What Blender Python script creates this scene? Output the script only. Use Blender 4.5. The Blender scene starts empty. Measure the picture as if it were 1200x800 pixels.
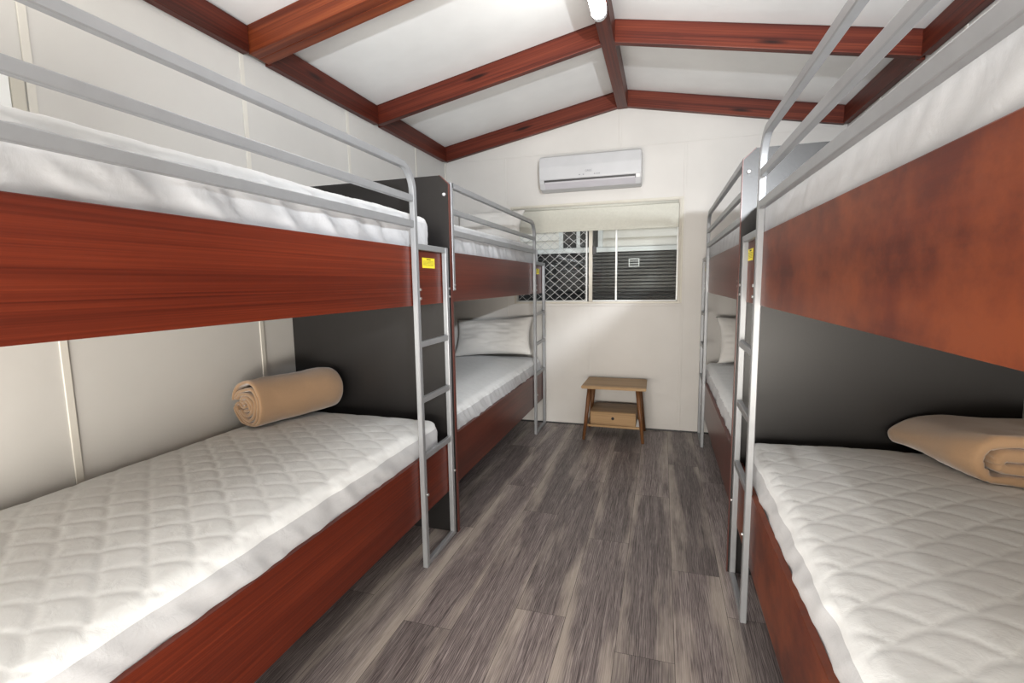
import bpy, bmesh, math, random
from mathutils import Vector, Matrix, noise
from math import pi, sin, cos, radians as R

random.seed(7)
SC = bpy.context.scene
COL = SC.collection

# ------------------------------------------------------------------ camera
yaw, pit, rol = R(17.198), R(-6.828), R(-.866)
FW = Vector((-sin(yaw)*cos(pit), cos(yaw)*cos(pit), sin(pit)))
R0 = Vector((cos(yaw), sin(yaw), 0)); U0 = R0.cross(FW)
RT = cos(rol)*R0 + sin(rol)*U0; UP = -sin(rol)*R0 + cos(rol)*U0
cam = bpy.data.cameras.new('camera'); camo = bpy.data.objects.new('camera', cam); COL.objects.link(camo)
cam.sensor_width = 36; cam.lens = 36*569.09/1200; cam.clip_start = .02
M = Matrix((RT, UP, -FW)).transposed().to_4x4(); M.translation = Vector((0, 0, 1.4))
camo.matrix_world = M; SC.camera = camo

# ------------------------------------------------------------------ world, lights, exposure
SC.view_settings.view_transform = 'Standard'; SC.view_settings.look = 'None'
SC.view_settings.gamma = 1; SC.view_settings.use_curve_mapping = False
SC.view_settings.exposure = 0.08
w = bpy.data.worlds.new('sky'); SC.world = w; w.use_nodes = True
w.node_tree.nodes['Background'].inputs[0].default_value = (.92, .96, 1, 1)
w.node_tree.nodes['Background'].inputs[1].default_value = 1.7

def light(name, kind, loc, power, col=(1, 1, 1), rot=(0, 0, 0), size=None, sy=None, radius=None):
    d = bpy.data.lights.new(name, kind); d.energy = power; d.color = col
    if size: d.shape = 'RECTANGLE'; d.size = size; d.size_y = sy or size
    if radius: d.shadow_soft_size = radius
    o = bpy.data.objects.new(name, d); COL.objects.link(o); o.location = loc; o.rotation_euler = rot
    return o
fl_ = light('camera_flash', 'SPOT', (.62, -.50, 1.925), 560, (.93, .965, 1), radius=.035)
fl_.data.spot_size = R(88); fl_.data.spot_blend = 1.0
fl_.rotation_euler = (Vector((-.55, 4.0, 2.75))-fl_.location).to_track_quat('-Z', 'Y').to_euler()
light('upward_fill', 'AREA', (-.37, -1.9, .35), 172, (1, .945, .87), (R(135), 0, 0), 2.6, 1.2)  # added fill tilted up at the ceiling; there is no doorway here
light('low_warm_fill', 'AREA', (-.37, -1.5, .62), 122, (1, .925, .82), (R(92), 0, 0), 2.8, .6)  # added warm fill for the lower bunks, without a real source

# ------------------------------------------------------------------ dimensions
XL, XR, YB, YF = -2.129, 1.386, 4.669, -3.2
XC = -.372
ZE, ZR = 2.752, 3.09          # ceiling at walls / at the ridge
SL = (ZR-ZE)/(XC-XL)

# ------------------------------------------------------------------ object helpers
def tag(o, label=None, cat=None, group=None, kind=None):
    if label: o['label'] = label
    if cat: o['category'] = cat
    if group: o['group'] = group
    if kind: o['kind'] = kind
    return o

def thing(name, loc, label, cat, group=None, rz=0):
    o = bpy.data.objects.new(name, None); COL.objects.link(o)
    o.location = loc; o.rotation_euler = (0, 0, rz); o.empty_display_size = .1
    return tag(o, label, cat, group)

def put(name, bm, mat, parent=None, smooth=False, off=None):
    me = bpy.data.meshes.new(name)
    bmesh.ops.recalc_face_normals(bm, faces=bm.faces[:])
    if off is not None: bmesh.ops.translate(bm, verts=bm.verts, vec=-Vector(off))
    bm.to_mesh(me); bm.free()
    for m in (mat if isinstance(mat, (list, tuple)) else [mat]): me.materials.append(m)
    if smooth: me.polygons.foreach_set('use_smooth', [True]*len(me.polygons))
    o = bpy.data.objects.new(name, me); COL.objects.link(o)
    if parent: o.parent = parent
    return o

def bx(bm, x0, x1, y0, y1, z0, z1, bev=0, seg=2):
    r = bmesh.ops.create_cube(bm, size=1)
    vs = r['verts']
    bmesh.ops.scale(bm, verts=vs, vec=(x1-x0, y1-y0, z1-z0))
    bmesh.ops.translate(bm, verts=vs, vec=((x0+x1)/2, (y0+y1)/2, (z0+z1)/2))
    if bev:
        es = list({e for v in vs for e in v.link_edges})
        bmesh.ops.bevel(bm, geom=es, offset=bev, segments=seg, affect='EDGES', profile=.5)

def box(name, x0, x1, y0, y1, z0, z1, mat, parent=None, bev=0, off=None, seg=2):
    bm = bmesh.new(); bx(bm, min(x0, x1), max(x0, x1), y0, y1, z0, z1, bev, seg)
    if off is None and parent: off = parent.location
    return put(name, bm, mat, parent, off=off)

def prism(bm, pts, axis, a, b):
    """extrude a polygon (2-D points) along axis from a to b"""
    def P(u, v, t):
        return {'x': (t, u, v), 'y': (u, t, v), 'z': (u, v, t)}[axis]
    A = [bm.verts.new(P(u, v, a)) for u, v in pts]; B = [bm.verts.new(P(u, v, b)) for u, v in pts]
    n = len(pts)
    bm.faces.new(A); bm.faces.new(B[::-1])
    for i in range(n): bm.faces.new((A[i], A[(i+1) % n], B[(i+1) % n], B[i]))

def cyl(bm, p, q, r0, r1=None, n=20, caps=True):
    p, q = Vector(p), Vector(q); d = q-p
    m = Matrix.Translation((p+q)/2) @ d.to_track_quat('Z', 'Y').to_matrix().to_4x4()
    bmesh.ops.create_cone(bm, cap_ends=caps, segments=n, radius1=r0, radius2=r1 if r1 is not None else r0, depth=d.length, matrix=m)

def sweep_rect(bm, pts, wx, h, side):
    """rectangular tube (wx thick across the plane, h tall within it) along points in a plane whose normal is side"""
    rings = []
    n = len(pts)
    for i, p in enumerate(pts):
        p = Vector(p)
        a = Vector(pts[max(i-1, 0)]); b = Vector(pts[min(i+1, n-1)])
        t = (b-a).normalized(); nn = t.cross(side).normalized()
        c = .003
        cs = [(-1, -1), (1, -1), (1, 1), (-1, 1)]
        ring = []
        for sx, sn in [(-wx/2+c, -h/2), (wx/2-c, -h/2), (wx/2, -h/2+c), (wx/2, h/2-c), (wx/2-c, h/2), (-wx/2+c, h/2), (-wx/2, h/2-c), (-wx/2, -h/2+c)]:
            ring.append(bm.verts.new(p+side*sx+nn*sn))
        rings.append(ring)
    k = len(rings[0])
    for r0_, r1_ in zip(rings, rings[1:]):
        for i in range(k): bm.faces.new((r0_[i], r0_[(i+1) % k], r1_[(i+1) % k], r1_[i]))
    bm.faces.new(rings[0][::-1]); bm.faces.new(rings[-1])

# ------------------------------------------------------------------ materials
def newmat(name):
    m = bpy.data.materials.new(name); m.use_nodes = True
    nt = m.node_tree; b = nt.nodes['Principled BSDF']
    return m, nt, b
def N(nt, t, **k):
    n = nt.nodes.new(t)
    for a, v in k.items():
        if a.startswith('i_'):
            key = a[2:]; key = int(key) if key.isdigit() else key
            n.inputs[key].default_value = v
        else: setattr(n, a, v)
    return n
def ramp(nt, fac, stops):
    r = N(nt, 'ShaderNodeValToRGB'); e = r.color_ramp.elements
    while len(e) < len(stops): e.new(.5)
    for q, (p, c) in zip(e, stops): q.position = p; q.color = (*c, 1)
    nt.links.new(fac, r.inputs[0]); return r.outputs[0]
def bump(nt, b, h, s, d=.01):
    n = N(nt, 'ShaderNodeBump'); n.inputs['Strength'].default_value = s; n.inputs['Distance'].default_value = d
    nt.links.new(h, n.inputs['Height']); nt.links.new(n.outputs[0], b.inputs['Normal'])
def objco(nt, scale=(1, 1, 1), loc=(0, 0, 0)):
    t = N(nt, 'ShaderNodeTexCoord'); m = N(nt, 'ShaderNodeMapping')
    m.inputs['Scale'].default_value = scale; m.inputs['Location'].default_value = loc
    nt.links.new(t.outputs['Object'], m.inputs[0]); return m.outputs[0]
def plain(name, col, rough=.5, metal=0, noise_s=0, nb=.0, spec=.5):
    m, nt, b = newmat(name)
    b.inputs['Base Color'].default_value = (*col, 1); b.inputs['Roughness'].default_value = rough
    b.inputs['Metallic'].default_value = metal; b.inputs['Specular IOR Level'].default_value = spec
    co = objco(nt)
    n = N(nt, 'ShaderNodeTexNoise', i_Scale=noise_s or 6, i_Detail=4.0); nt.links.new(co, n.inputs['Vector'])
    c = ramp(nt, n.outputs[0], [(.3, [v*.95 for v in col]), (.7, [min(1, v*1.03) for v in col])])
    nt.links.new(c, b.inputs['Base Color'])
    if nb: bump(nt, b, n.outputs[0], nb)
    return m
def wood(name, dark, mid, lite, axis='y', rough=.35, fine=38., blotch=0., blotch_col=None, streak=.9, loc=(0, 0, 0), knots=False):
    m, nt, b = newmat(name)
    sc = {'x': (.55, fine*.5, fine), 'y': (fine*.5, .55, fine), 'z': (fine, fine, .55)}[axis]
    co = objco(nt, sc, loc)
    n1 = N(nt, 'ShaderNodeTexNoise', i_Scale=1.0, i_Detail=6.0, i_Roughness=.62, i_Distortion=.35); nt.links.new(co, n1.inputs['Vector'])
    sc2 = {'x': (.5, 5, 7), 'y': (5, .5, 7), 'z': (6, 6, .5)}[axis]
    co2 = objco(nt, sc2, loc)
    n2 = N(nt, 'ShaderNodeTexNoise', i_Scale=1.0, i_Detail=3.0, i_Distortion=.8); nt.links.new(co2, n2.inputs['Vector'])
    mx = N(nt, 'ShaderNodeMath', operation='MULTIPLY_ADD'); nt.links.new(n2.outputs[0], mx.inputs[0]); mx.inputs[1].default_value = 1-streak*.5
    m2 = N(nt, 'ShaderNodeMath', operation='MULTIPLY'); nt.links.new(n1.outputs[0], m2.inputs[0]); m2.inputs[1].default_value = streak*.5
    nt.links.new(m2.outputs[0], mx.inputs[2])
    c = ramp(nt, mx.outputs[0], [(.38, dark), (.5, mid), (.62, lite)])
    if blotch:
        co3 = objco(nt, (3.4, 3.4, 4.2), (3, 1, 2))
        n3 = N(nt, 'ShaderNodeTexNoise', i_Scale=1.0, i_Detail=7.0, i_Roughness=.68); nt.links.new(co3, n3.inputs['Vector'])
        f = ramp(nt, n3.outputs[0], [(.40, (0, 0, 0)), (.60, (blotch,)*3)])
        mixn = N(nt, 'ShaderNodeMix', data_type='RGBA'); nt.links.new(f, mixn.inputs[0]); nt.links.new(c, mixn.inputs[6])
        mixn.inputs[7].default_value = (*blotch_col, 1); c = mixn.outputs[2]
    if knots:
        co4 = objco(nt, {'x': (1.5, 9, 9), 'y': (9, 1.5, 9), 'z': (9, 9, 1.5)}[axis], loc)
        v = N(nt, 'ShaderNodeTexVoronoi', i_Scale=1.0); nt.links.new(co4, v.inputs['Vector'])
        f = ramp(nt, v.outputs['Distance'], [(.06, (1, 1, 1)), (.17, (0, 0, 0))])
        mk = N(nt, 'ShaderNodeMix', data_type='RGBA'); nt.links.new(f, mk.inputs[0]); nt.links.new(c, mk.inputs[6])
        mk.inputs[7].default_value = (dark[0]*.35, dark[1]*.35, dark[2]*.35, 1); c = mk.outputs[2]
    nt.links.new(c, b.inputs['Base Color'])
    b.inputs['Roughness'].default_value = rough; b.inputs['Specular IOR Level'].default_value = .28
    bump(nt, b, n1.outputs[0], .12, .002)
    return m

M_wall = plain('white_wall_lining', (.53, .525, .51), .55, noise_s=2.5, nb=.02)
M_wallb = plain('white_end_wall_lining', (.53, .515, .495), .55, noise_s=2.5, nb=.02)
M_ceil = plain('white_ceiling_lining', (.80, .81, .81), .7, noise_s=3)
M_batten = plain('cream_batten', (.60, .585, .54), .45)
M_trimw = plain('cream_window_trim', (.50, .48, .42), .45)
M_tube = plain('silver_painted_steel', (.27, .28, .295), .38, .35, noise_s=20)
M_bolt = plain('zinc_bolt', (.55, .55, .55), .3, .9)
M_black = plain('black_laminate', (.012, .011, .011), .36, noise_s=90, nb=.02, spec=.42)
M_mahL = wood('red_mahogany_laminate', (.062, .0088, .0038), (.102, .0150, .0060), (.150, .0240, .0088), 'y', .36, 150, streak=1.2)
M_mahR = wood('blotched_mahogany_laminate', (.042, .0085, .0052), (.070, .0135, .0072), (.100, .019, .009), 'y', .42, 40, .95, (.175, .041, .014), .7)
M_mahF = wood('brown_mahogany_laminate', (.058, .0135, .009), (.094, .0215, .0135), (.125, .031, .019), 'y', .3, 120)
M_edge = plain('mahogany_edge', (.085, .018, .012), .35)
M_beamo = wood('orange_stained_pine_beam', (.075, .013, .005), (.155, .032, .0105), (.235, .062, .020), 'x', .42, 60, streak=1.1)
M_beam = wood('stained_pine_beam', (.038, .0065, .0035), (.090, .0150, .0075), (.150, .0310, .0135), 'x', .42, 90, streak=1.2, knots=True)
M_beamy = wood('stained_pine_plate', (.034, .006, .0032), (.078, .013, .0065), (.13, .026, .0115), 'y', .42, 90, streak=1.2, knots=True)
M_ply = plain('base_plywood', (.2, .15, .1), .7)
M_white = plain('white_plastic', (.44, .445, .46), .35)
M_whiteb = plain('white_plastic_vane', (.40, .39, .42), .4)
M_dark = plain('dark_plastic', (.02, .02, .022), .5)
M_greyink = plain('grey_ink', (.22, .22, .24), .5)
M_blind = plain('ivory_blind_fabric', (.49, .49, .44), .8, noise_s=60)
M_frame = plain('ivory_window_frame', (.47, .44, .38), .4)
M_alum = plain('white_aluminium', (.78, .80, .80), .35)
M_mesh = plain('grey_security_mesh', (.42, .43, .43), .45, .3)
M_yel = plain('yellow_label', (.85, .72, .03), .5)
M_ink = plain('black_ink', (.05, .045, .02), .5)
M_tan = None

def fabric(name, col, b_s, b_scale, sheen=.2, rough=.9):
    m, nt, b = newmat(name)
    b.inputs['Roughness'].default_value = rough; b.inputs['Sheen Weight'].default_value = sheen
    b.inputs['Specular IOR Level'].default_value = .2
    n = N(nt, 'ShaderNodeTexNoise', i_Scale=b_scale, i_Detail=6.0, i_Roughness=.6, i_Distortion=.6); nt.links.new(objco(nt), n.inputs['Vector'])
    c = ramp(nt, n.outputs[0], [(.3, [v*.96 for v in col]), (.7, col)])
    nt.links.new(c, b.inputs['Base Color']); bump(nt, b, n.outputs[0], b_s, .006)
    return m
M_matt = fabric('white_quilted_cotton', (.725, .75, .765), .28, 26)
M_matt_dimmed = fabric('dimmed_upper_mattress_cotton', (.60, .615, .63), .28, 26)  # same cotton, darkened in colour to offset the close flash
M_skirt_shade = fabric('shade_greyed_mattress_skirt', (.49, .505, .53), .5, 14)  # mattress sides greyed: their shade is put into the colour
M_pillow = fabric('white_pillow_cotton', (.66, .65, .63), .25, 12)
M_tan = fabric('tan_fleece', (.325, .205, .118), .18, 60, .5)

# floor planks: u across the plank, v along it, per-plank seed
def floor_mat():
    m, nt, b = newmat('grey_oak_vinyl_planks')
    uv = N(nt, 'ShaderNodeUVMap'); uv.uv_map = 'plank'
    at = N(nt, 'ShaderNodeAttribute', attribute_name='seed')
    sep = N(nt, 'ShaderNodeSeparateXYZ'); nt.links.new(uv.outputs[0], sep.inputs[0])
    def comb(sx, sy, sz):
        c = N(nt, 'ShaderNodeCombineXYZ')
        for i, (src, s) in enumerate(((sep.outputs[0], sx), (sep.outputs[1], sy), (at.outputs['Fac'], sz))):
            k = N(nt, 'ShaderNodeMath', operation='MULTIPLY'); nt.links.new(src, k.inputs[0]); k.inputs[1].default_value = s
            nt.links.new(k.outputs[0], c.inputs[i])
        return c.outputs[0]
    g = N(nt, 'ShaderNodeTexNoise', i_Scale=1.0, i_Detail=8.0, i_Roughness=.72, i_Distortion=1.3); nt.links.new(comb(9, 1.5, 91), g.inputs['Vector'])
    fg = N(nt, 'ShaderNodeTexNoise', i_Scale=1.0, i_Detail=4.0, i_Roughness=.7, i_Distortion=.8); nt.links.new(comb(75, 7.0, 53), fg.inputs['Vector'])
    wv = N(nt, 'ShaderNodeTexWave', wave_type='BANDS', bands_direction='X'); wv.inputs['Scale'].default_value = 7
    wv.inputs['Distortion'].default_value = 14; wv.inputs['Detail'].default_value = 3; wv.inputs['Detail Scale'].default_value = 1.1
    nt.links.new(comb(1.3, .42, 37), wv.inputs['Vector'])
    a = N(nt, 'ShaderNodeMix', data_type='FLOAT'); a.inputs[0].default_value = .52
    nt.links.new(g.outputs[0], a.inputs[2]); nt.links.new(fg.outputs[0], a.inputs[3])
    a2 = N(nt, 'ShaderNodeMix', data_type='FLOAT'); a2.inputs[0].default_value = .12
    nt.links.new(a.outputs[0], a2.inputs[2]); nt.links.new(wv.outputs['Fac'], a2.inputs[3])
    base = ramp(nt, a2.outputs[0], [(.38, (.052, .040, .041)), (.465, (.130, .107, .107)), (.55, (.225, .192, .188)), (.66, (.38, .335, .32))])
    # whitewashed long edges and patches
    e = N(nt, 'ShaderNodeMath', operation='SUBTRACT'); nt.links.new(sep.outputs[0], e.inputs[0]); e.inputs[1].default_value = .5
    e2 = N(nt, 'ShaderNodeMath', operation='ABSOLUTE'); nt.links.new(e.outputs[0], e2.inputs[0])
    pn = N(nt, 'ShaderNodeTexNoise', i_Scale=1.0, i_Detail=4.0, i_Roughness=.6); nt.links.new(comb(1.7, 1.3, 71), pn.inputs['Vector'])
    k = N(nt, 'ShaderNodeMath', operation='MULTIPLY_ADD'); nt.links.new(pn.outputs[0], k.inputs[0]); k.inputs[1].default_value = 1.7; nt.links.new(e2.outputs[0], k.inputs[2])
    wn = N(nt, 'ShaderNodeTexWhiteNoise', noise_dimensions='1D'); nt.links.new(at.outputs['Fac'], wn.inputs['W'])
    tone = N(nt, 'ShaderNodeMapRange'); tone.inputs['To Min'].default_value = .72; tone.inputs['To Max'].default_value = 1.18; nt.links.new(wn.outputs['Value'], tone.inputs['Value'])
    tm = N(nt, 'ShaderNodeVectorMath', operation='SCALE'); nt.links.new(base, tm.inputs[0]); nt.links.new(tone.outputs[0], tm.inputs['Scale']); base = tm.outputs[0]
    kk = N(nt, 'ShaderNodeMapRange'); kk.inputs['From Min'].default_value = 1.10; kk.inputs['From Max'].default_value = 1.48; nt.links.new(k.outputs[0], kk.inputs['Value'])
    f = ramp(nt, kk.outputs[0], [(0, (0, 0, 0)), (1, (.62,)*3)])
    mx = N(nt, 'ShaderNodeMix', data_type='RGBA'); nt.links.new(f, mx.inputs[0]); nt.links.new(base, mx.inputs[6]); mx.inputs[7].default_value = (.50, .44, .385, 1)
    nt.links.new(mx.outputs[2], b.inputs['Base Color']); b.inputs['Roughness'].default_value = .45
    bump(nt, b, a.outputs[0], .1, .003)
    return m
M_floor = floor_mat()
M_groove = plain('plank_joint', (.06, .05, .048), .7)

# ================================================================== SETTING
def struct(o): o['kind'] = 'structure'; return o

# floor, laid as planks of 0.2165 m by 1.44 m with the joints where they lie
bm = bmesh.new(); uvl = bm.loops.layers.uv.new('plank'); sl = bm.faces.layers.float.new('seed')
PW, PL = .2165, 1.44
cols = {0: 2.345, 1: 3.172, 2: 2.537, 3: 3.31, 4: 2.76, 5: 3.107, 6: 2.475, 7: 3.22}
i = -9
while True:
    x0 = .072 - PW*i if i >= 0 else .072 - PW*i
    # column i spans x0 .. x0+PW with i=0 -> .072
    x0 = .072 - PW*i; x1 = x0+PW
    if x1 < XL-.02: break
    if x0 < XR+.02:
        off = cols.get(i, random.uniform(0, PL))
        y = off - PL*math.ceil((off-YF)/PL)
        while y < YB:
            ya, yb = max(y, YF), min(y+PL, YB+.02)
            xa, xb = max(x0, XL-.02), min(x1, XR+.02)
            g = .0009
            if yb > ya and xb > xa:
                seed = random.random()
                vs = [bm.verts.new((px, py, 0)) for px, py in ((xa+g, ya+g), (xb-g, ya+g), (xb-g, yb-g), (xa+g, yb-g))]
                fc = bm.faces.new(vs); fc[sl] = seed
                for lp in fc.loops:
                    lp[uvl].uv = ((lp.vert.co.x-x0)/PW, lp.vert.co.y-y)
            y += PL
    i += 1
n0 = len(bm.faces)
fl = None
bx(bm, XL-.1, XR+.1, YF-.1, YB+.1, -.08, -.0015)
bm.faces.ensure_lookup_table()
for fc in bm.faces[n0:]: fc.material_index = 1
me = bpy.data.meshes.new('floor'); bm.to_mesh(me); bm.free()
me.materials.append(M_floor); me.materials.append(M_groove)
fl = bpy.data.objects.new('floor', me); COL.objects.link(fl); struct(fl)
# per-face seed -> usable attribute
# (float face layer exported as generic attribute named 'seed')

# left wall with the small window opening
WY0, WY1, WZ0, WZ1 = .30, 1.16, 1.45, 2.12
def wall_with_hole(name, axis, pos, thick, u0, u1, v1, hole, mat, top=None):
    bm = bmesh.new()
    a, b_, c, d = hole
    def q(ua, ub, va, vb):
        if axis == 'x': bx(bm, min(pos, pos+thick), max(pos, pos+thick), ua, ub, va, vb)
        else: bx(bm, ua, ub, min(pos, pos+thick), max(pos, pos+thick), va, vb)
    q(u0, a, 0, v1); q(b_, u1, 0, v1); q(a, b_, 0, c); q(a, b_, d, v1)
    if top: prism(bm, top, 'y', pos, pos+thick)
    return struct(put(name, bm, mat))
wall_with_hole('wall_left', 'x', XL, -.09, YF-.1, YB+.09, ZE, (WY0, WY1, WZ0, WZ1), M_wall)
struct(box('wall_right', XR, XR+.09, YF-.1, YB+.09, 0, ZE, M_wall))
BX0, BX1, BZ0, BZ1 = -1.41, .150, 1.197, 2.122
gable = [(XL-.09, ZE), (XR+.09, ZE), (XC, ZR+.03)]
wall_with_hole('wall_back', 'y', YB, .09, XL, XR, ZE, (BX0, BX1, BZ0, BZ1), M_wallb, gable)
bm = bmesh.new(); bx(bm, XL, XR, YF-.09, YF, 0, ZE); prism(bm, gable, 'y', YF-.09, YF); struct(put('wall_front', bm, M_wall))
bm = bmesh.new()
t = .05
prism(bm, [(XL-.09, ZE-.09*SL), (XC, ZR), (XC, ZR+t), (XL-.09, ZE-.09*SL+t)], 'y', YF-.1, YB+.09)
prism(bm, [(XR+.09, ZE-.09*SL), (XC, ZR), (XC, ZR+t), (XR+.09, ZE-.09*SL+t)], 'y', YF-.1, YB+.09)
struct(put('ceiling', bm, M_ceil))

# cover battens on the wall lining
ntrim = 0
def trim(x0, x1, y0, y1, z0, z1, mat=None, bev=.0025):
    global ntrim; ntrim += 1
    return struct(box('trim_%d' % ntrim, x0, x1, y0, y1, z0, z1, mat or M_batten, bev=bev))
for yb in (1.222, 2.163, 3.06, 4.05):
    trim(XL, XL+.006, yb-.014, yb+.014, 0, 2.61)
for yb in (1.222, 2.163, 3.06, 4.05):
    trim(XR-.006, XR, yb-.014, yb+.014, 0, 2.61)
trim(XL, XL+.014, YB-.014, YB, 0, 2.61)
for xb, z0, z1 in ((-1.49, 0, 2.60), (.172, 0, 2.60), (-.39, 2.62, 2.93), (-.66, 0, 1.16)):
    trim(xb-.011, xb+.011, YB-.004, YB, z0, z1, M_wallb, .0015)
trim(XL+.01, XR, YB-.004, YB, 2.602, 2.618, M_wallb, .0015)
trim(XL+.01, XR, YB-.008, YB, 0, .012, M_dark, 0)
trim(XL, XL+.008, WY1+.002, WY1+.042, WZ0-.04, WZ1+.05, M_trimw)      # cream strip beside the small window

# ------------------------------------------------------------------ roof timbers
RD = .14
def rafter(side, yc, th, label, double=False):
    # local x runs down the slope from the ridge
    s = -1 if side == 'left' else 1
    xw = XL if side == 'left' else XR
    L_ = math.hypot(xw-XC, ZR-ZE); ang = math.atan2(ZR-ZE, abs(xw-XC))
    bm = bmesh.new()
    l0, l1 = .047, L_-.004
    if double:
        bx(bm, l0, l1, -th/2, -.0015, -RD, 0, .003); bx(bm, l0, l1, .0015, th/2, -RD, 0, .003)
    else: bx(bm, l0, l1, -th/2, th/2, -RD, 0, .003)
    o = put('roof_rafter', bm, M_beamo if double else M_beam)
    o.location = (XC, yc, ZR-.002); o.rotation_euler = (0, ang, 0 if s > 0 else pi)
    tag(o, label, 'beam', 'stained rafters')
    if s < 0: o.rotation_euler = (0, ang, pi)
    return o
rafter('left', 2.255, .135, 'thick doubled red-brown rafter at upper left of ceiling, nearest the camera', True)
rafter('right', 2.255, .135, 'doubled rafter over the near right bunk, mostly out of frame above the rails', True)
rafter('left', 3.425, .048, 'stained middle rafter left of the ridge, second back from the thick doubled one')
rafter('right', 3.425, .048, 'knotty stained rafter right of the ridge, the one standing clear of the end wall')
rafter('left', 4.640, .048, 'stained rafter against the end wall, left of the ridge above the air conditioner')
rafter('right', 4.640, .048, 'stained rafter against the end wall, right of the ridge with dark knots')
bm = bmesh.new(); bx(bm, XC-.045, XC+.045, YF+.01, YB-.002, 2.935, ZR-.012, .003)
tag(put('ridge_beam', bm, M_beamy), 'stained ridge beam running along the ceiling peak above the tube lamp', 'beam')
def plate(x0, x1, label):
    bm = bmesh.new()
    for a, b_ in ((YF+.01, 2.18), (2.33, 3.395), (3.455, 4.61)):
        bx(bm, x0, x1, a, b_, 2.612, ZE-.004, .003)
    tag(put('wall_plate', bm, M_beamy), label, 'beam', 'stained plates along the wall tops')
plate(XL+.001, XL+.045, 'stained timber plate along the top of the left wall')
plate(XR-.045, XR-.001, 'stained timber plate along the top of the right wall')

# ------------------------------------------------------------------ glass
mg, nt, b = newmat('window_glass')
nt.nodes.remove(b); out = nt.nodes['Material Output']
tr = N(nt, 'ShaderNodeBsdfTransparent'); tr.inputs[0].default_value = (.90, .91, .90, 1)
gl = N(nt, 'ShaderNodeBsdfGlossy'); gl.inputs['Roughness'].default_value = .02
fr = N(nt, 'ShaderNodeFresnel'); fr.inputs[0].default_value = 1.5
ms = N(nt, 'ShaderNodeMixShader')
nt.links.new(fr.outputs[0], ms.inputs[0]); nt.links.new(tr.outputs[0], ms.inputs[1]); nt.links.new(gl.outputs[0], ms.inputs[2]); nt.links.new(ms.outputs[0], out.inputs[0])

# back window: outer frame, posts, panes
bm = bmesh.new(); f = .018
bx(bm, BX0, BX1, YB-.006, YB+.08, BZ1-f, BZ1); bx(bm, BX0, BX1, YB-.006, YB+.08, BZ0, BZ0+f)
bx(bm, BX0, BX0+f, YB-.006, YB+.08, BZ0+f, BZ1-f); bx(bm, BX1-f, BX1, YB-.006, YB+.08, BZ0+f, BZ1-f)
win = struct(put('window_1', bm, M_frame))
bm = bmesh.new()
bx(bm, -.676, -.642, YB+.028, YB+.06, BZ0+f, BZ1-f, .002)
fixed = put('meeting_stile', bm, M_frame, win)
bm = bmesh.new()
bx(bm, -.428, -.412, YB+.040, YB+.062, BZ0+f, BZ1-f, .002)
bx(bm, .118, .131, YB+.040, YB+.062, BZ0+f, BZ1-f, .002)
bx(bm, -.640, .131, YB+.040, YB+.062, BZ0+f, BZ0+f+.012, .002)
sash = put('sliding_sash', bm, M_alum, win)
box('pane', -.640, .118, YB+.050, YB+.054, BZ0+f+.01, BZ1-f, mg, sash)
box('pane', BX0+f, -.676, YB+.056, YB+.060, BZ0+f, BZ1-f, mg, win)
box('latch', -.640, -.605, YB+.022, YB+.042, 1.66, 1.74, M_dark, win, .004)
# diamond security mesh over the left half
bm = bmesh.new()
mx0, mx1, mz0, mz1 = BX0+f+.012, -.70, BZ0+f+.012, BZ1-f-.01
px_, pz_ = .094, .080
def clip_line(x0, z0, x1, z1):
    ts = [0, 1]
    dx, dz = x1-x0, z1-z0
    lo, hi = 0, 1
    for p, q in ((-dx, x0-mx0), (dx, mx1-x0), (-dz, z0-mz0), (dz, mz1-z0)):
        if abs(p) < 1e-9: continue
        t_ = q/p
        if p < 0: lo = max(lo, t_)
        else: hi = min(hi, t_)
    return None if lo >= hi else (x0+lo*dx, z0+lo*dz, x0+hi*dx, z0+hi*dz)
nn = 40
for k in range(-nn, nn):
    for s in (1, -1):
        H_ = 1.2; X0 = mx0 + k*px_
        r = clip_line(X0, mz0, X0+s*H_*px_/pz_*1.0, mz0+H_)
        if r and math.hypot(r[2]-r[0], r[3]-r[1]) > .01:
            yy = YB+.012
            cyl(bm, (r[0], yy+(.001*s), r[1]), (r[2], yy+(.001*s), r[3]), .0023, n=6)
bx(bm, mx0-.012, mx0, YB+.004, YB+.02, mz0-.012, mz1); bx(bm, mx1, mx1+.014, YB+.004, YB+.02, mz0-.012, mz1); bx(bm, mx0, mx1, YB+.004, YB+.02, mz0-.012, mz0)
tag(put('security_screen', bm, M_mesh), 'grey diamond security mesh over the left half of the back window', 'window screen')
# roller blind
rb = thing('roller_blind', (-.63, YB-.03, 2.10), 'ivory roller blind pulled partly down over the back window', 'blind')
box('blind_fabric', BX0-.012, .128, YB-.022, YB-.020, 1.895, 2.10, M_blind, rb)
bm = bmesh.new(); cyl(bm, (BX0-.012, YB-.021, 2.098), (.128, YB-.021, 2.098), .014, n=16); put('roller_tube', bm, M_blind, rb, True, off=rb.location)
box('bottom_rail', BX0-.012, .128, YB-.026, YB-.016, 1.876, 1.896, M_blind, rb, .003)
box('bracket', .128, .134, YB-.040, YB-.003, 2.075, 2.125, M_frame, rb, .001)
box('bracket', BX0-.018, BX0-.012, YB-.040, YB-.003, 2.075, 2.125, M_frame, rb, .001)
box('pull_chain', .1365, .1395, YB-.028, YB-.025, 1.25, 2.09, M_frame, rb)
# window trim (flat architrave)
trim(BX0-.03, BX1+.02, YB-.006, YB, BZ1+.001, BZ1+.02, M_trimw)
trim(BX1+.001, BX1+.019, YB-.006, YB, BZ0-.02, BZ1, M_trimw)
trim(BX0-.03, BX1+.02, YB-.010, YB, BZ0-.022, BZ0-.001, M_wallb)

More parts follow.
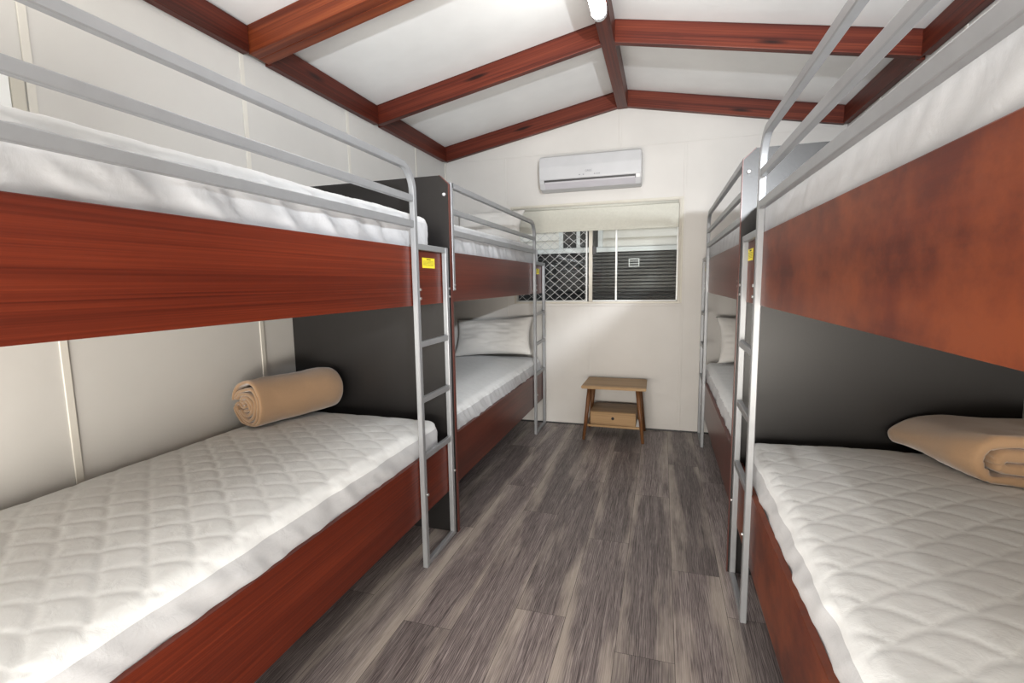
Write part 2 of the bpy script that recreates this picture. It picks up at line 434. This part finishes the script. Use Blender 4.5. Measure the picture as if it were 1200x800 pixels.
# small window in the left wall
bm = bmesh.new(); f = .03
bx(bm, XL-.07, XL+.004, WY0, WY1, WZ1-f, WZ1); bx(bm, XL-.07, XL+.004, WY0, WY1, WZ0, WZ0+f)
bx(bm, XL-.07, XL+.004, WY0, WY0+f, WZ0+f, WZ1-f); bx(bm, XL-.07, XL+.004, WY1-f, WY1, WZ0+f, WZ1-f)
w2 = struct(put('window_2', bm, M_alum))
bm = bmesh.new(); bx(bm, XL-.03, XL-.005, WY1-f-.012, WY1-f, WZ0+f, WZ1-f); bx(bm, XL-.03, XL-.005, WY0+f, WY1-f-.012, WZ1-f-.012, WZ1-f); put('gasket', bm, M_dark, w2)
box('pane', XL-.045, XL-.041, WY0+f, WY1-f, WZ0+f, WZ1-f, mg, w2)

# ------------------------------------------------------------------ outside the back window
M_fence = plain('charcoal_corrugated_steel', (.020, .021, .023), .33, 0)
M_board = plain('pale_green_weatherboard', (.85, .82, .77), .5)
M_conc = plain('grey_concrete', (.3, .3, .3), .8)
struct(box('trim_ground_outside', XL-1.6, XR+1.6, YB+.1, YB+1.6, -.1, -.02, M_conc)).name = 'ground'
wb = thing('weatherboard_wall', (-.6, YB+1.16, 0), 'pale green weatherboard wall of the next cabin, seen above the dark fence', 'wall')
bm = bmesh.new()
z = 0.0
while z < 3.2:
    prism(bm, [(YB+1.12, z), (YB+1.2, z), (YB+1.2, z+.1), (YB+1.138, z+.1)], 'x', -3.2, 2.0); z += .1
put('cladding', bm, M_board, wb, off=wb.location)
bm = bmesh.new()
nw = (-1.13, -.72, 1.80, 2.5)
for a in ((nw[0]-.05, nw[0], nw[2]-.05, nw[3]), (nw[1], nw[1]+.05, nw[2]-.05, nw[3]), (nw[0], nw[1], nw[2]-.05, nw[2]), (nw[0]+.16, nw[0]+.20, nw[2], nw[3])):
    bx(bm, a[0], a[1], YB+1.07, YB+1.125, a[2], a[3])
wf = put('window_frame', bm, M_alum, wb, off=wb.location)
box('pane', nw[0], nw[1], YB+1.09, YB+1.10, nw[2], nw[3], M_dark, wf, off=wb.location)
fe = thing('corrugated_fence', (-.6, YB+1.0, 0), 'dark corrugated steel fence outside the back window', 'fence')
bm = bmesh.new(); pts = []
z = 0
while z < 1.74:
    pts += [(YB+1.0, z), (YB+1.0, z+.022), (YB+.975, z+.034), (YB+.975, z+.056)]; z += .074
back = [(y+.004, zz) for y, zz in pts[::-1]]
prism(bm, pts+back, 'x', -3.0, 1.9)
put('sheeting', bm, M_fence, fe, off=fe.location)
box('capping', -3.0, 1.9, YB+.965, YB+1.02, 1.735, 1.785, M_alum, fe, .003)
for xp in (-1.9, -.55, .85): box('post', xp-.03, xp+.03, YB+1.006, YB+1.05, -.02, 1.73, M_fence, fe)
vp = thing('vent_plate', (-.31, YB+.97, 1.61), 'small pale slotted vent plate fixed on the dark fence', 'vent')
bm = bmesh.new(); bx(bm, -.365, -.25, YB+.966, YB+.974, 1.565, 1.575); bx(bm, -.365, -.25, YB+.966, YB+.974, 1.645, 1.655)
bx(bm, -.365, -.355, YB+.966, YB+.974, 1.575, 1.645); bx(bm, -.26, -.25, YB+.966, YB+.974, 1.575, 1.645)
put('rim', bm, M_alum, vp, off=vp.location)
for k in range(2): box('slat', -.355, -.26, YB+.968, YB+.974, 1.594+k*.026, 1.602+k*.026, M_mesh, vp)

# ------------------------------------------------------------------ air conditioner
ac = thing('air_conditioner', (-.64, YB, 2.24), 'white split system air conditioner on the end wall above the window', 'air conditioner')
A0, A1 = -1.10, -.195
prof = [(0, 2.245), (-.10, 2.238), (-.150, 2.252), (-.182, 2.300), (-.192, 2.34), (-.196, 2.44), (-.190, 2.528), (-.176, 2.536), (0, 2.536)]
bm = bmesh.new(); prism(bm, [(YB+y, z) for y, z in prof], 'x', A0, A1)
es = [e for e in bm.edges if all(abs(v.co.x-A0) < 1e-5 for v in e.verts) or all(abs(v.co.x-A1) < 1e-5 for v in e.verts)]
bmesh.ops.bevel(bm, geom=es, offset=.008, segments=3, affect='EDGES')
put('casing', bm, M_white, ac, off=ac.location)
bm = bmesh.new()   # dark outlet slot then vane below
prism(bm, [(YB-.150, 2.30), (YB-.1845, 2.297), (YB-.1945, 2.327), (YB-.150, 2.327)], 'x', A0+.045, A1-.045)
put('air_slot', bm, M_dark, ac, off=ac.location)
bm = bmesh.new()
prism(bm, [(YB-.140, 2.256), (YB-.157, 2.252), (YB-.190, 2.298), (YB-.194, 2.309), (YB-.184, 2.309), (YB-.176, 2.298)], 'x', A0+.05, A1-.05)
put('vane', bm, M_whiteb, ac, off=ac.location)
box('seam', A0+.002, A1-.002, YB-.1975, YB-.19, 2.331, 2.333, M_whiteb, ac)
for xx in (-.735, -.70, -.60, -.578, -.560):
    box('indicator', xx, xx+.010, YB-.1975, YB-.190, 2.352, 2.360, M_greyink, ac)
def text(s, size, loc, rot, mat, parent, name='lettering', depth=.0006):
    cu = bpy.data.curves.new(name, 'FONT'); cu.body = s; cu.size = size; cu.extrude = depth; cu.align_x = 'CENTER'; cu.align_y = 'CENTER'
    tmp = bpy.data.objects.new(name, cu); COL.objects.link(tmp)
    me = bpy.data.meshes.new_from_object(tmp.evaluated_get(bpy.context.evaluated_depsgraph_get()))
    bpy.data.objects.remove(tmp); me.materials.clear(); me.materials.append(mat)
    o = bpy.data.objects.new(name, me); COL.objects.link(o); o.parent = parent
    o.location = Vector(loc)-Vector(parent.location if parent.type == 'EMPTY' else (0, 0, 0)); o.rotation_euler = rot
    return o
text('GREE', .026, (-.650, YB-.1975, 2.385), (pi/2, 0, 0), M_greyink, ac, 'logo')

# ------------------------------------------------------------------ tube lamp under the ridge beam
M_em, nt, b = newmat('lamp_diffuser'); b.inputs['Emission Color'].default_value = (1, .98, .94, 1); b.inputs['Emission Strength'].default_value = 22
b.inputs['Base Color'].default_value = (.8, .8, .8, 1)
lamp = thing('tube_lamp', (XC, 2.4, 2.935), 'white tube lamp mounted under the ridge beam at top of picture', 'lamp')
def dshape(y0, y1, r, zc, bm, n=14):
    pts = [(XC-r, zc+.03)]+[(XC+r*cos(a), zc+r*.95*sin(a)) for a in [pi+pi*k/n for k in range(n+1)]]+[(XC+r, zc+.03)]
    prism(bm, pts, 'y', y0, y1)
bm = bmesh.new(); dshape(1.70, 2.935, .040, 2.900, bm); put('diffuser', bm, M_em, lamp, off=lamp.location)
for ya, yb in ((2.935, 2.965), (1.67, 1.70)):
    bm = bmesh.new(); dshape(ya, yb, .043, 2.900, bm); put('end_cap', bm, M_white, lamp, off=lamp.location)

# ================================================================== BUNKS
ZL0, ZL1, ZU0, ZU1 = .256, .551, 1.302, 1.575
SIDES = {'left': dict(xb=-1.113, xo=-1.085, xw=XL, s=1, xp=-1.079), 'right': dict(xb=.355, xo=.333, xw=XR, s=-1, xp=.325)}
YN0, YP0, YP1, YE = .16, 2.404, 2.426, 4.640

def label_part(par, x, s, ya, yb, z0, z1, root):
    o = box('warning_label', x, x+s*.001, ya, yb, z0, z1, M_yel, par, off=root.location)
    o['label'] = 'small yellow warning sticker'
    rz = pi/2 if s > 0 else -pi/2
    c = Vector((x+s*.0012, (ya+yb)/2, z1-.008))
    t_ = text('WARNING', .010, (0, 0, 0), (pi/2, 0, rz), M_ink, par, 'lettering', .0002); t_.location = c-Vector(root.location)
    t_.parent = par
    bm = bmesh.new(); random.seed(3)
    for k in range(5):
        zz = z1-.017-.0052*k
        if zz < z0+.004: break
        y = ya+.008
        while y < yb-.014:
            l_ = random.uniform(.004, .012); bx(bm, min(x+s*.0009, x+s*.0013), max(x+s*.0009, x+s*.0013), y, y+l_, zz, zz+.0016); y += l_+.002
    put('small_print', bm, M_ink, par, off=root.location)

def bunk(side, near, mat, label):
    g = SIDES[side]; s, xb, xo, xw, xp = g['s'], g['xb'], g['xo'], g['xw'], g['xp']
    y0, y1 = (YN0, YP0) if near else (YP1, YE)
    yr1, yr2 = (2.047, 2.374) if near else (4.262, 4.606)
    root = thing('bunk_bed', ((xb+xw)/2, (y0+y1)/2, 0), label, 'bunk bed', 'mahogany and steel bunk beds')
    off = root.location
    xi = xb-s*.022
    for nm, z0, z1 in (('lower_side_board', ZL0, ZL1), ('upper_side_board', ZU0, ZU1)):
        sb = box(nm, xi, xb, y0+.001, y1-.001, z0, z1, mat, root, .002)
        if nm[0] == 'u':
            ya, yb = (yr1+.10, yr1+.232) if side == 'left' else (yr1+.19, yr1+.305)
            label_part(sb, xb, s, ya, yb, 1.481, 1.530, root)
        zb = z1-.075
        box('wall_side_rail', xw+s*.004, xw+s*.024, y0+.001, y1-.001, z0+.03, zb-.005, M_black, root)
        box('slat_base', xi-s*.001, xw+s*.004, y0+.003, y1-.003, zb-.004, zb+.012, M_ply, root)
    # end panel between the near and far bunk
    if near:
        c = .05
        pts = [(xw+s*.001, 0), (xp-s*.003, 0), (xp-s*.003, 1.920), (xp-s*(.003+c), 1.967), (xw+s*.001, 1.967)]
        bm = bmesh.new(); prism(bm, pts, 'y', YP0, YP1)
        ep = put('end_panel', bm, M_black, root, off=off)
        bm = bmesh.new()
        prism(bm, [(xp-s*.003, .0), (xp, .0), (xp, 1.9215), (xp-s*(.002+c), 1.9690), (xp-s*(.003+c), 1.967), (xp-s*.003, 1.920)], 'y', YP0-.0005, YP1+.0005)
        put('edge_band', bm, M_edge, ep, off=off)
        bm = bmesh.new(); cyl(bm, (xp-s*.026, YP0, 1.868), (xp-s*.026, YP0-.010, 1.868), .010, .007); put('cap', bm, M_white, ep, True, off=off)
    if near: box('fill_blocker_board', xi, xw+s*.03, y0-.018, y0, .002, .47, M_black, root)  # unseen board added to keep fill light from under the bunk
    # guard rail and ladder, one frame of square steel tube
    ga = y0+.04
    tw = .025; xm = xo-s*tw/2
    Sd = Vector((1, 0, 0))
    rad = .105
    ztop = 1.925
    cpts = [Vector((xm, ga, ztop)), Vector((xm, yr1-rad, ztop))]
    for k in range(1, 13):
        a = pi/2*k/12
        cpts.append(Vector((xm, yr1-rad+rad*sin(a), ztop-rad+rad*cos(a))))
    cpts.append(Vector((xm, yr1, .002)))
    bm = bmesh.new(); sweep_rect(bm, cpts, tw, .030, Sd); gr = put('guard_rail', bm, M_tube, root, off=off)
    box('middle_rail', xm-tw/2+.002, xm+tw/2-.002, ga+.01, yr1-.014, 1.774, 1.804, M_tube, gr, .003, off=off)
    box('lower_rail', xm-tw/2+.002, xm+tw/2-.002, ga+.01, yr1-.014, 1.659, 1.691, M_tube, gr, .003, off=off)
    box('guard_post', xm-tw/2, xm+tw/2, ga-.015, ga+.012, 1.365, ztop+.015, M_tube, gr, .003, off=off)
    bm = bmesh.new(); bx(bm, xm-tw/2, xm+tw/2, yr2-.015, yr2+.015, .002, 1.590, .003)
    ld = put('ladder', bm, M_tube, root, off=off)
    for zc in (1.576, 1.117, .846, .562):
        box('rung', xm-tw/2+.001, xm+tw/2-.001, yr1+.014, yr2-.014, zc-.014, zc+.014, M_tube, ld, .003, off=off)
    box('foot_bar', xm-tw/2+.001, xm+tw/2-.001, yr1+.014, yr2-.014, .002, .027, M_tube, ld, .003, off=off)
    def bolt(yy, zz, ra, rb, par):
        bm = bmesh.new(); cyl(bm, (xb, yy, zz), (xo-s*.004, yy, zz), ra, n=10); cyl(bm, (xo-s*.006, yy, zz), (xo+s*.004, yy, zz), rb, n=12)
        put('bolt', bm, M_bolt, par, off=off)
    for yy in (yr1+.017, yr2+.017):
        for zz in (1.377, 1.335, .37): bolt(yy, zz, .0035, .0065, ld)
    for zz in (1.395, 1.372): bolt(ga, zz, .003, .005, gr)
    # plastic spacers closing the gap between tube and board
    return root
bunk('left', True, M_mahL, 'near left bunk bed with red-brown boards and silver ladder, holding the rolled blanket')
bunk('right', True, M_mahR, 'near right bunk bed with blotchy orange-brown upper board and silver ladder')
bunk('left', False, M_mahF, 'far left bunk bed beside the window, beyond the tall black panel')
bunk('right', False, M_mahF, 'far right bunk bed against the end wall, seen edge on beyond the right ladder')

# ------------------------------------------------------------------ mattresses
def quilt(x, y):
    w_, r_, A = .18, .065, .061
    best = 9
    k0 = math.floor(y/r_)
    for k in (k0-2, k0-1, k0, k0+1):
        c_ = abs(cos(pi*(x/w_+.5*(k % 2)))); yc = k*r_+A*c_**.9
        d = abs(y-yc)
        if d < best: best = d
    return 1-math.exp(-(best/.0075)**1.1)

def mattress(name, x0, x1, y0, y1, z0, z1, label, cat='mattress', res=.0085, group=None, seed=0, crown=.03, amp=.0042, fold=.007, gather=0):
    r = .045
    cx, cy, cz = (x0+x1)/2, (y0+y1)/2, (z0+z1)/2
    hx, hy, hz = (x1-x0)/2, (y1-y0)/2, (z1-z0)/2
    nx, ny, nz = max(4, int(2*hx/res)), max(4, int(2*hy/res)), max(6, int(2*hz/.012))
    bm = bmesh.new()
    idx = {}
    def vert(i, j, k):
        key = (i, j, k)
        if key in idx: return idx[key]
        x = -hx+2*hx*i/nx; y = -hy+2*hy*j/ny; z = -hz+2*hz*k/nz
        ix = max(-hx+r, min(hx-r, x)); iy = max(-hy+r, min(hy-r, y)); iz = max(-hz+r, min(hz-r, z))
        d = Vector((x-ix, y-iy, z-iz))
        if d.length > 1e-9:
            dn = d.normalized(); p = Vector((ix, iy, iz))+dn*r
        else: dn = Vector((0, 0, 1)); p = Vector((x, y, z))
        u, v = p.x/hx, p.y/hy
        top = max(0, dn.z)
        P = p+Vector((cx, cy, cz))
        # crowned top with quilting
        side = max(0, 1-abs(dn.z)*1.3)
        if dn.z > 0:
            p.z += crown*(1-abs(u)**2.6)*(1-abs(v)**6)*top
            q = quilt(P.x+.02*noise.noise(P*2.1), P.y+.02*noise.noise(P*1.7+Vector((5, 0, 0))))
            p.z += amp*(q-1)*top**2
            p.z += .006*noise.noise(Vector((P.x*3, P.y*3, seed)))*top
        if side > 0:
            al = P.y if abs(dn.x) > abs(dn.y) else P.x
            hgt = (p.z+hz)/(2*hz)
            f1 = noise.noise(Vector((al*9+hgt*1.6, hgt*.9, seed+3)))
            f2 = noise.noise(Vector((al*22+hgt*3.5, hgt*1.5, seed+9)))
            f3 = math.sqrt(noise.noise(Vector((al*5+hgt*2.8, hgt*1.2, seed+19)))**2+.012)
            p += dn*side*fold*(f1+.45*f2-1.2*(1-f3*2)*.4)
            if gather: p += dn*side*gather*noise.noise(Vector((al*34+hgt*5, hgt*.8, seed+29)))
            p += dn*side*.007*sin(pi*min(1, max(0, hgt)))
        # piping ridge where top meets side
        e = math.exp(-((dn.z-.55)/.16)**2)*(1 if dn.z < .98 else 0)
        p += dn*.0025*e
        idx[key] = bm.verts.new(p+Vector((cx, cy, cz)))
        return idx[key]
    for i in range(nx):
        for j in range(ny):
            bm.faces.new((vert(i, j, nz), vert(i+1, j, nz), vert(i+1, j+1, nz), vert(i, j+1, nz)))
            if i % 1 == 0: bm.faces.new((vert(i, j, 0), vert(i, j+1, 0), vert(i+1, j+1, 0), vert(i+1, j, 0)))
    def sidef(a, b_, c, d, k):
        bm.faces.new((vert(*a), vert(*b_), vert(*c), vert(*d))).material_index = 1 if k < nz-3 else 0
    for i in range(nx):
        for k in range(nz):
            sidef((i, 0, k), (i+1, 0, k), (i+1, 0, k+1), (i, 0, k+1), k)
            sidef((i, ny, k), (i, ny, k+1), (i+1, ny, k+1), (i+1, ny, k), k)
    for j in range(ny):
        for k in range(nz):
            sidef((0, j, k), (0, j, k+1), (0, j+1, k+1), (0, j+1, k), k)
            sidef((nx, j, k), (nx, j+1, k), (nx, j+1, k+1), (nx, j, k+1), k)
    o = put(name, bm, [M_matt_dimmed if z0 > 1 else M_matt, M_skirt_shade], smooth=True)
    return tag(o, label, cat, group or 'white quilted bunk mattresses')
zb, zt = .490, .678
mattress('mattress', XL+.024, -1.137, .19, 2.315, zb, zt, 'white quilted mattress on the near left lower bunk, under the rolled blanket', seed=1, fold=.012)
mattress('mattress', .382, XR-.024, .19, 2.365, zb, zt, 'white quilted mattress on the near right lower bunk, under the folded blanket', seed=2, fold=.011)
mattress('mattress', XL+.024, -1.137, 2.458, 4.60, zb, zt-.004, 'white mattress on the far left lower bunk with a pillow leaning at its end', seed=3, res=.011, fold=.014, gather=.012)
mattress('mattress', .382, XR-.024, 2.458, 4.60, zb, zt-.004, 'narrow sliver of mattress on the far right lower bunk', seed=4, res=.011, fold=.012, gather=.010)
zb, zt = 1.514, 1.745
mattress('mattress', XL+.024, -1.150, .19, 2.315, zb, zt, 'white mattress on the near left upper bunk behind the guard rails', seed=5, res=.014, fold=.022)
mattress('mattress', .392, XR-.024, .19, 2.365, zb, zt, 'white mattress on the near right upper bunk above the blotchy board', seed=6, res=.014, fold=.014)
mattress('mattress', XL+.024, -1.145, 2.458, 4.60, zb, zt, 'white mattress on the far left upper bunk', seed=7, res=.012, fold=.014, gather=.010)
mattress('mattress', .387, XR-.024, 2.458, 4.60, zb, zt, 'white mattress on the far right upper bunk behind short rails', seed=8, res=.018, fold=.010)

# ------------------------------------------------------------------ pillows
def pillow(loc, rot, w_, h_, t_, label, seed=0):
    bm = bmesh.new(); n = 44; vs = {}
    for sgn in (1, -1):
        for i in range(n+1):
            for j in range(n+1):
                u, v = -1+2*i/n, -1+2*j/n
                edge = (i in (0, n) or j in (0, n))
                if edge and (0, i, j) in vs: vs[(sgn, i, j)] = vs[(0, i, j)]; continue
                pin = 1-.10*(1-v*v)*abs(u)**2
                pin2 = 1-.12*(1-u*u)*abs(v)**2
                prof_ = ((1-abs(u)**2.4)*(1-abs(v)**2.4))**.55
                P = Vector((u*2, v*2, seed+sgn))
                wr = noise.noise(Vector((u*1.5, v*1.5, seed)))*.20+.13*noise.noise(Vector((u*3+v*2, v*6, seed+4)))
                ed = max(abs(u), abs(v))
                ga_ = .07*noise.noise(Vector((math.atan2(v, u)*5, ed, seed+7)))*ed**3
                vt = bm.verts.new((u*w_/2*pin, v*h_/2*pin2, sgn*t_/2*prof_*(1+wr)+t_*ga_*prof_))
                vs[(sgn, i, j)] = vt
                if edge: vs[(0, i, j)] = vt
    for sgn in (1, -1):
        for i in range(n):
            for j in range(n):
                q = [vs[(sgn, i, j)], vs[(sgn, i+1, j)], vs[(sgn, i+1, j+1)], vs[(sgn, i, j+1)]]
                bm.faces.new(q if sgn > 0 else q[::-1])
    o = put('pillow', bm, M_pillow, smooth=True); o.location = loc; o.rotation_euler = rot
    return tag(o, label, 'pillow', 'white pillows on the far bunks')
pillow((-1.57, 4.455, .885), (R(62), R(-3), R(2)), .80, .40, .17, 'white pillow leaning on the end wall on the far left lower bunk', 1)
pillow((-1.60, 4.47, 1.925), (R(66), 0, R(-3)), .70, .36, .14, 'white pillow on the far left upper bunk behind the guard rails', 2)
pillow((.80, 4.44, .90), (R(64), 0, R(3)), .70, .42, .17, 'white pillow on the far right lower bunk, glimpsed behind the right ladder', 3)

# ------------------------------------------------------------------ blankets
def ribbon(paths, thick, y0, y1, ny, warp):
    """cloth layers: centre-line paths in the x-z plane given thickness, swept along y"""
    bm = bmesh.new()
    for pts in paths:
        # resample
        P = [Vector((a, b_)) for a, b_ in pts]
        n = len(P); L, Rr = [], []
        for i, p in enumerate(P):
            t_ = (P[min(i+1, n-1)]-P[max(i-1, 0)]).normalized(); nn_ = Vector((-t_.y, t_.x))
            L.append(p+nn_*thick/2); Rr.append(p-nn_*thick/2)
        t0 = (P[0]-P[1]).normalized(); t1 = (P[-1]-P[-2]).normalized()
        def cap(c, t_, a):
            out_ = []
            nn_ = (a-c).normalized()
            for k in range(1, 6):
                th = pi*k/6; out_.append(c+(nn_*cos(th)+t_*sin(th))*thick/2)
            return out_
        ring = L+cap(P[-1], t1, L[-1])+Rr[::-1]+cap(P[0], t0, Rr[0])
        cen = L+[P[-1]]*5+Rr[::-1]+[P[0]]*5
        cen = P+[P[-1]]*5+P[::-1]+[P[0]]*5
        rings = []
        ys = [y0+(y1-y0)*k/ny for k in range(ny+1)]
        e = thick*.42
        seq = [(y0, .45), (y0+e*.3, .8), (y0+e, 1.)]+[(y, 1.) for y in ys if y0+e < y < y1-e]+[(y1-e, 1.), (y1-e*.3, .8), (y1, .45)]
        for y, sc in seq:
            rings.append([bm.verts.new(warp(*(c+(q-c)*sc), y)) for q, c in zip(ring, cen)])
        m = len(ring)
        for A, B in zip(rings, rings[1:]):
            for i in range(m): bm.faces.new((A[i], A[(i+1) % m], B[(i+1) % m], B[i]))
        # caps as quads across the layer
        for A, fl_ in ((rings[0], 1), (rings[-1], 0)):
            l = A[:n]; r_ = A[n+5:2*n+5][::-1]
            for i in range(n-1): bm.faces.new((l[i], l[i+1], r_[i+1], r_[i]))
            bm.faces.new([l[-1]]+A[n:n+5]+[r_[-1]]); bm.faces.new([r_[0]]+A[2*n+5:]+[l[0]])
    return bm
# rolled blanket: folded strip rolled into a coil, end facing the camera
th = .0172
coil = []
rad_ = [.0955, .0755, .0560, .0370, .0190]
for q, r_ in enumerate(rad_):
    a0, a1 = (172-5*q, -163+8*q) if q % 2 == 0 else (-163+8*(q-1)-2, 172-5*q)
    nseg = 34
    for k in range(nseg+1):
        a = R(a0+(a1-a0)*k/nseg)
        ex = 1.45+.12*q if cos(a) < 0 else 1.05
        coil.append((.030+r_*cos(a)*ex-.004*q, r_*sin(a)*1.17+.010*sin(2*a+q)*(q > 0)-.004*q))
# outer flap folded flat along the wall side
flap = [(coil[0][0]-.0-(.03)*(1-k/6), coil[0][1]+.004*(1-k/6)) for k in range(0)]
inner = []
for k in range(30):
    t_ = k/29; inner.append((-.085+.085*t_, -.012+.010*sin(t_*2*pi)))
def warpL(x, z, y):
    P = Vector((x*9, z*9, y*5)); n_ = noise.noise(P)*.006+noise.noise(Vector((y*14, math.atan2(z, x)*2, 3)))*.0035
    l_ = math.hypot(x, z)+1e-6
    s_ = 1+n_/max(l_, .03)
    end = 1-.12*max(0, (y-.425)/.08)**2
    X, Z = x*s_*end, z*s_*end
    if Z < -.104: Z = -.104+(Z+.104)*.3
    return (X, y, Z)
bm = ribbon([coil, inner], th, 0, .505, 28, warpL)
bl = put('rolled_blanket', bm, M_tan, smooth=True)
bl.location = (-1.976, 1.865, .822); bl.rotation_euler = (0, 0, R(-14))
tag(bl, 'tan fleece blanket rolled into a coil on the near left lower mattress', 'blanket')

# folded blanket: thick strip folded in nested U turns
def U(xr, xl, zc, h, n=18):
    p = [(xr-(xr-xl-h)*k/14, zc+h) for k in range(15)]
    p += [(xl+h-h*1.0*sin(pi*k/n), zc+h*cos(pi*k/n)) for k in range(1, n)]
    p += [(xl+h+(xr-xl-h)*k/14, zc-h) for k in range(15)]
    return p
outer = U(.40, .026, .090, .068); mid = U(.39, .098, .090, .0225)
def warpR(x, z, y):
    t_ = y/.43
    n_ = .009*noise.noise(Vector((x*6, y*5, z*8)))+.004*noise.noise(Vector((x*16, y*10, z*20)))
    # gathers near the nose of the fold at the front end
    gq = math.exp(-((x-.075)/.04)**2)*math.exp(-(y/.06)**2)
    n_ += gq*.006*sin(z*260)
    droop = (.97-.30*max(0, t_-.30))*(1-.30*t_*math.exp(-(x/.09)**2))
    Z = z*droop*(1+.07*noise.noise(Vector((x*4, y*3, 1)))) if z > .03 else z
    shift = -.075*t_ if x < .2 else -.075*t_*max(0, (.4-x)/.2)
    nose = .02*math.exp(-(y/.05)**2)*math.exp(-(x/.08)**2)
    return (x+shift+nose+n_*.6, y, max(.001, Z+n_))
bm = ribbon([outer, mid], .043, 0, .42, 24, warpR)
bl = put('folded_blanket', bm, M_tan, smooth=True)
bl.location = (.985, 1.955, .700); bl.rotation_euler = (0, 0, 0)
tag(bl, 'tan fleece blanket folded over on the near right lower mattress', 'blanket')

# ------------------------------------------------------------------ bedside stool with drawer
M_oak = wood('light_oak', (.20, .115, .05), (.30, .185, .085), (.37, .24, .12), 'x', .45, 50)
M_walnut = wood('walnut_leg', (.10, .042, .018), (.16, .07, .028), (.21, .10, .042), 'z', .4, 50)
tb = thing('bedside_table', (-.39, 4.41, 0), 'small oak bedside table with splayed walnut legs and one drawer, under the back window', 'bedside table')
o_ = tb.location
bm = bmesh.new()
prism(bm, [(-.668, 4.195), (-.112, 4.195), (-.118, 4.625), (-.662, 4.625)], 'z', .468, .495)
bmesh.ops.bevel(bm, geom=list(bm.edges), offset=.006, segments=3, affect='EDGES')
put('table_top', bm, M_oak, tb, off=o_)
for (bx_, by_), (tx, ty) in (((-.648, 4.225), (-.60, 4.265)), ((-.135, 4.225), (-.185, 4.265)), ((-.648, 4.615), (-.60, 4.56)), ((-.135, 4.615), (-.185, 4.56))):
    bm = bmesh.new(); cyl(bm, (bx_, by_, .001), (tx, ty, .470), .0135, .021, 24); put('leg', bm, M_walnut, tb, True, off=o_)
for yy in (4.252, 4.575):
    box('shelf_rail', -.618, -.165, yy-.009, yy+.009, .118, .138, M_oak, tb, .002)
for xx in (-.625, -.158):
    box('side_rail', xx-.009, xx+.009, 4.24, 4.59, .125, .147, M_oak, tb, .002)
bm = bmesh.new()
bx(bm, -.592, -.196, 4.250, 4.580, .246, .258, .002); bx(bm, -.592, -.196, 4.250, 4.580, .139, .149, .002)
bx(bm, -.592, -.582, 4.250, 4.580, .149, .246); bx(bm, -.206, -.196, 4.250, 4.580, .149, .246); bx(bm, -.582, -.206, 4.57, 4.58, .149, .246)
put('drawer_box', bm, M_oak, tb, off=o_)
dr = box('drawer', -.590, -.198, 4.240, 4.256, .141, .256, M_oak, tb, .003)
bm = bmesh.new(); cyl(bm, (-.394, 4.2402, .203), (-.394, 4.2380, .203), .013, n=24); put('finger_hole', bm, M_dark, dr, True, off=o_)
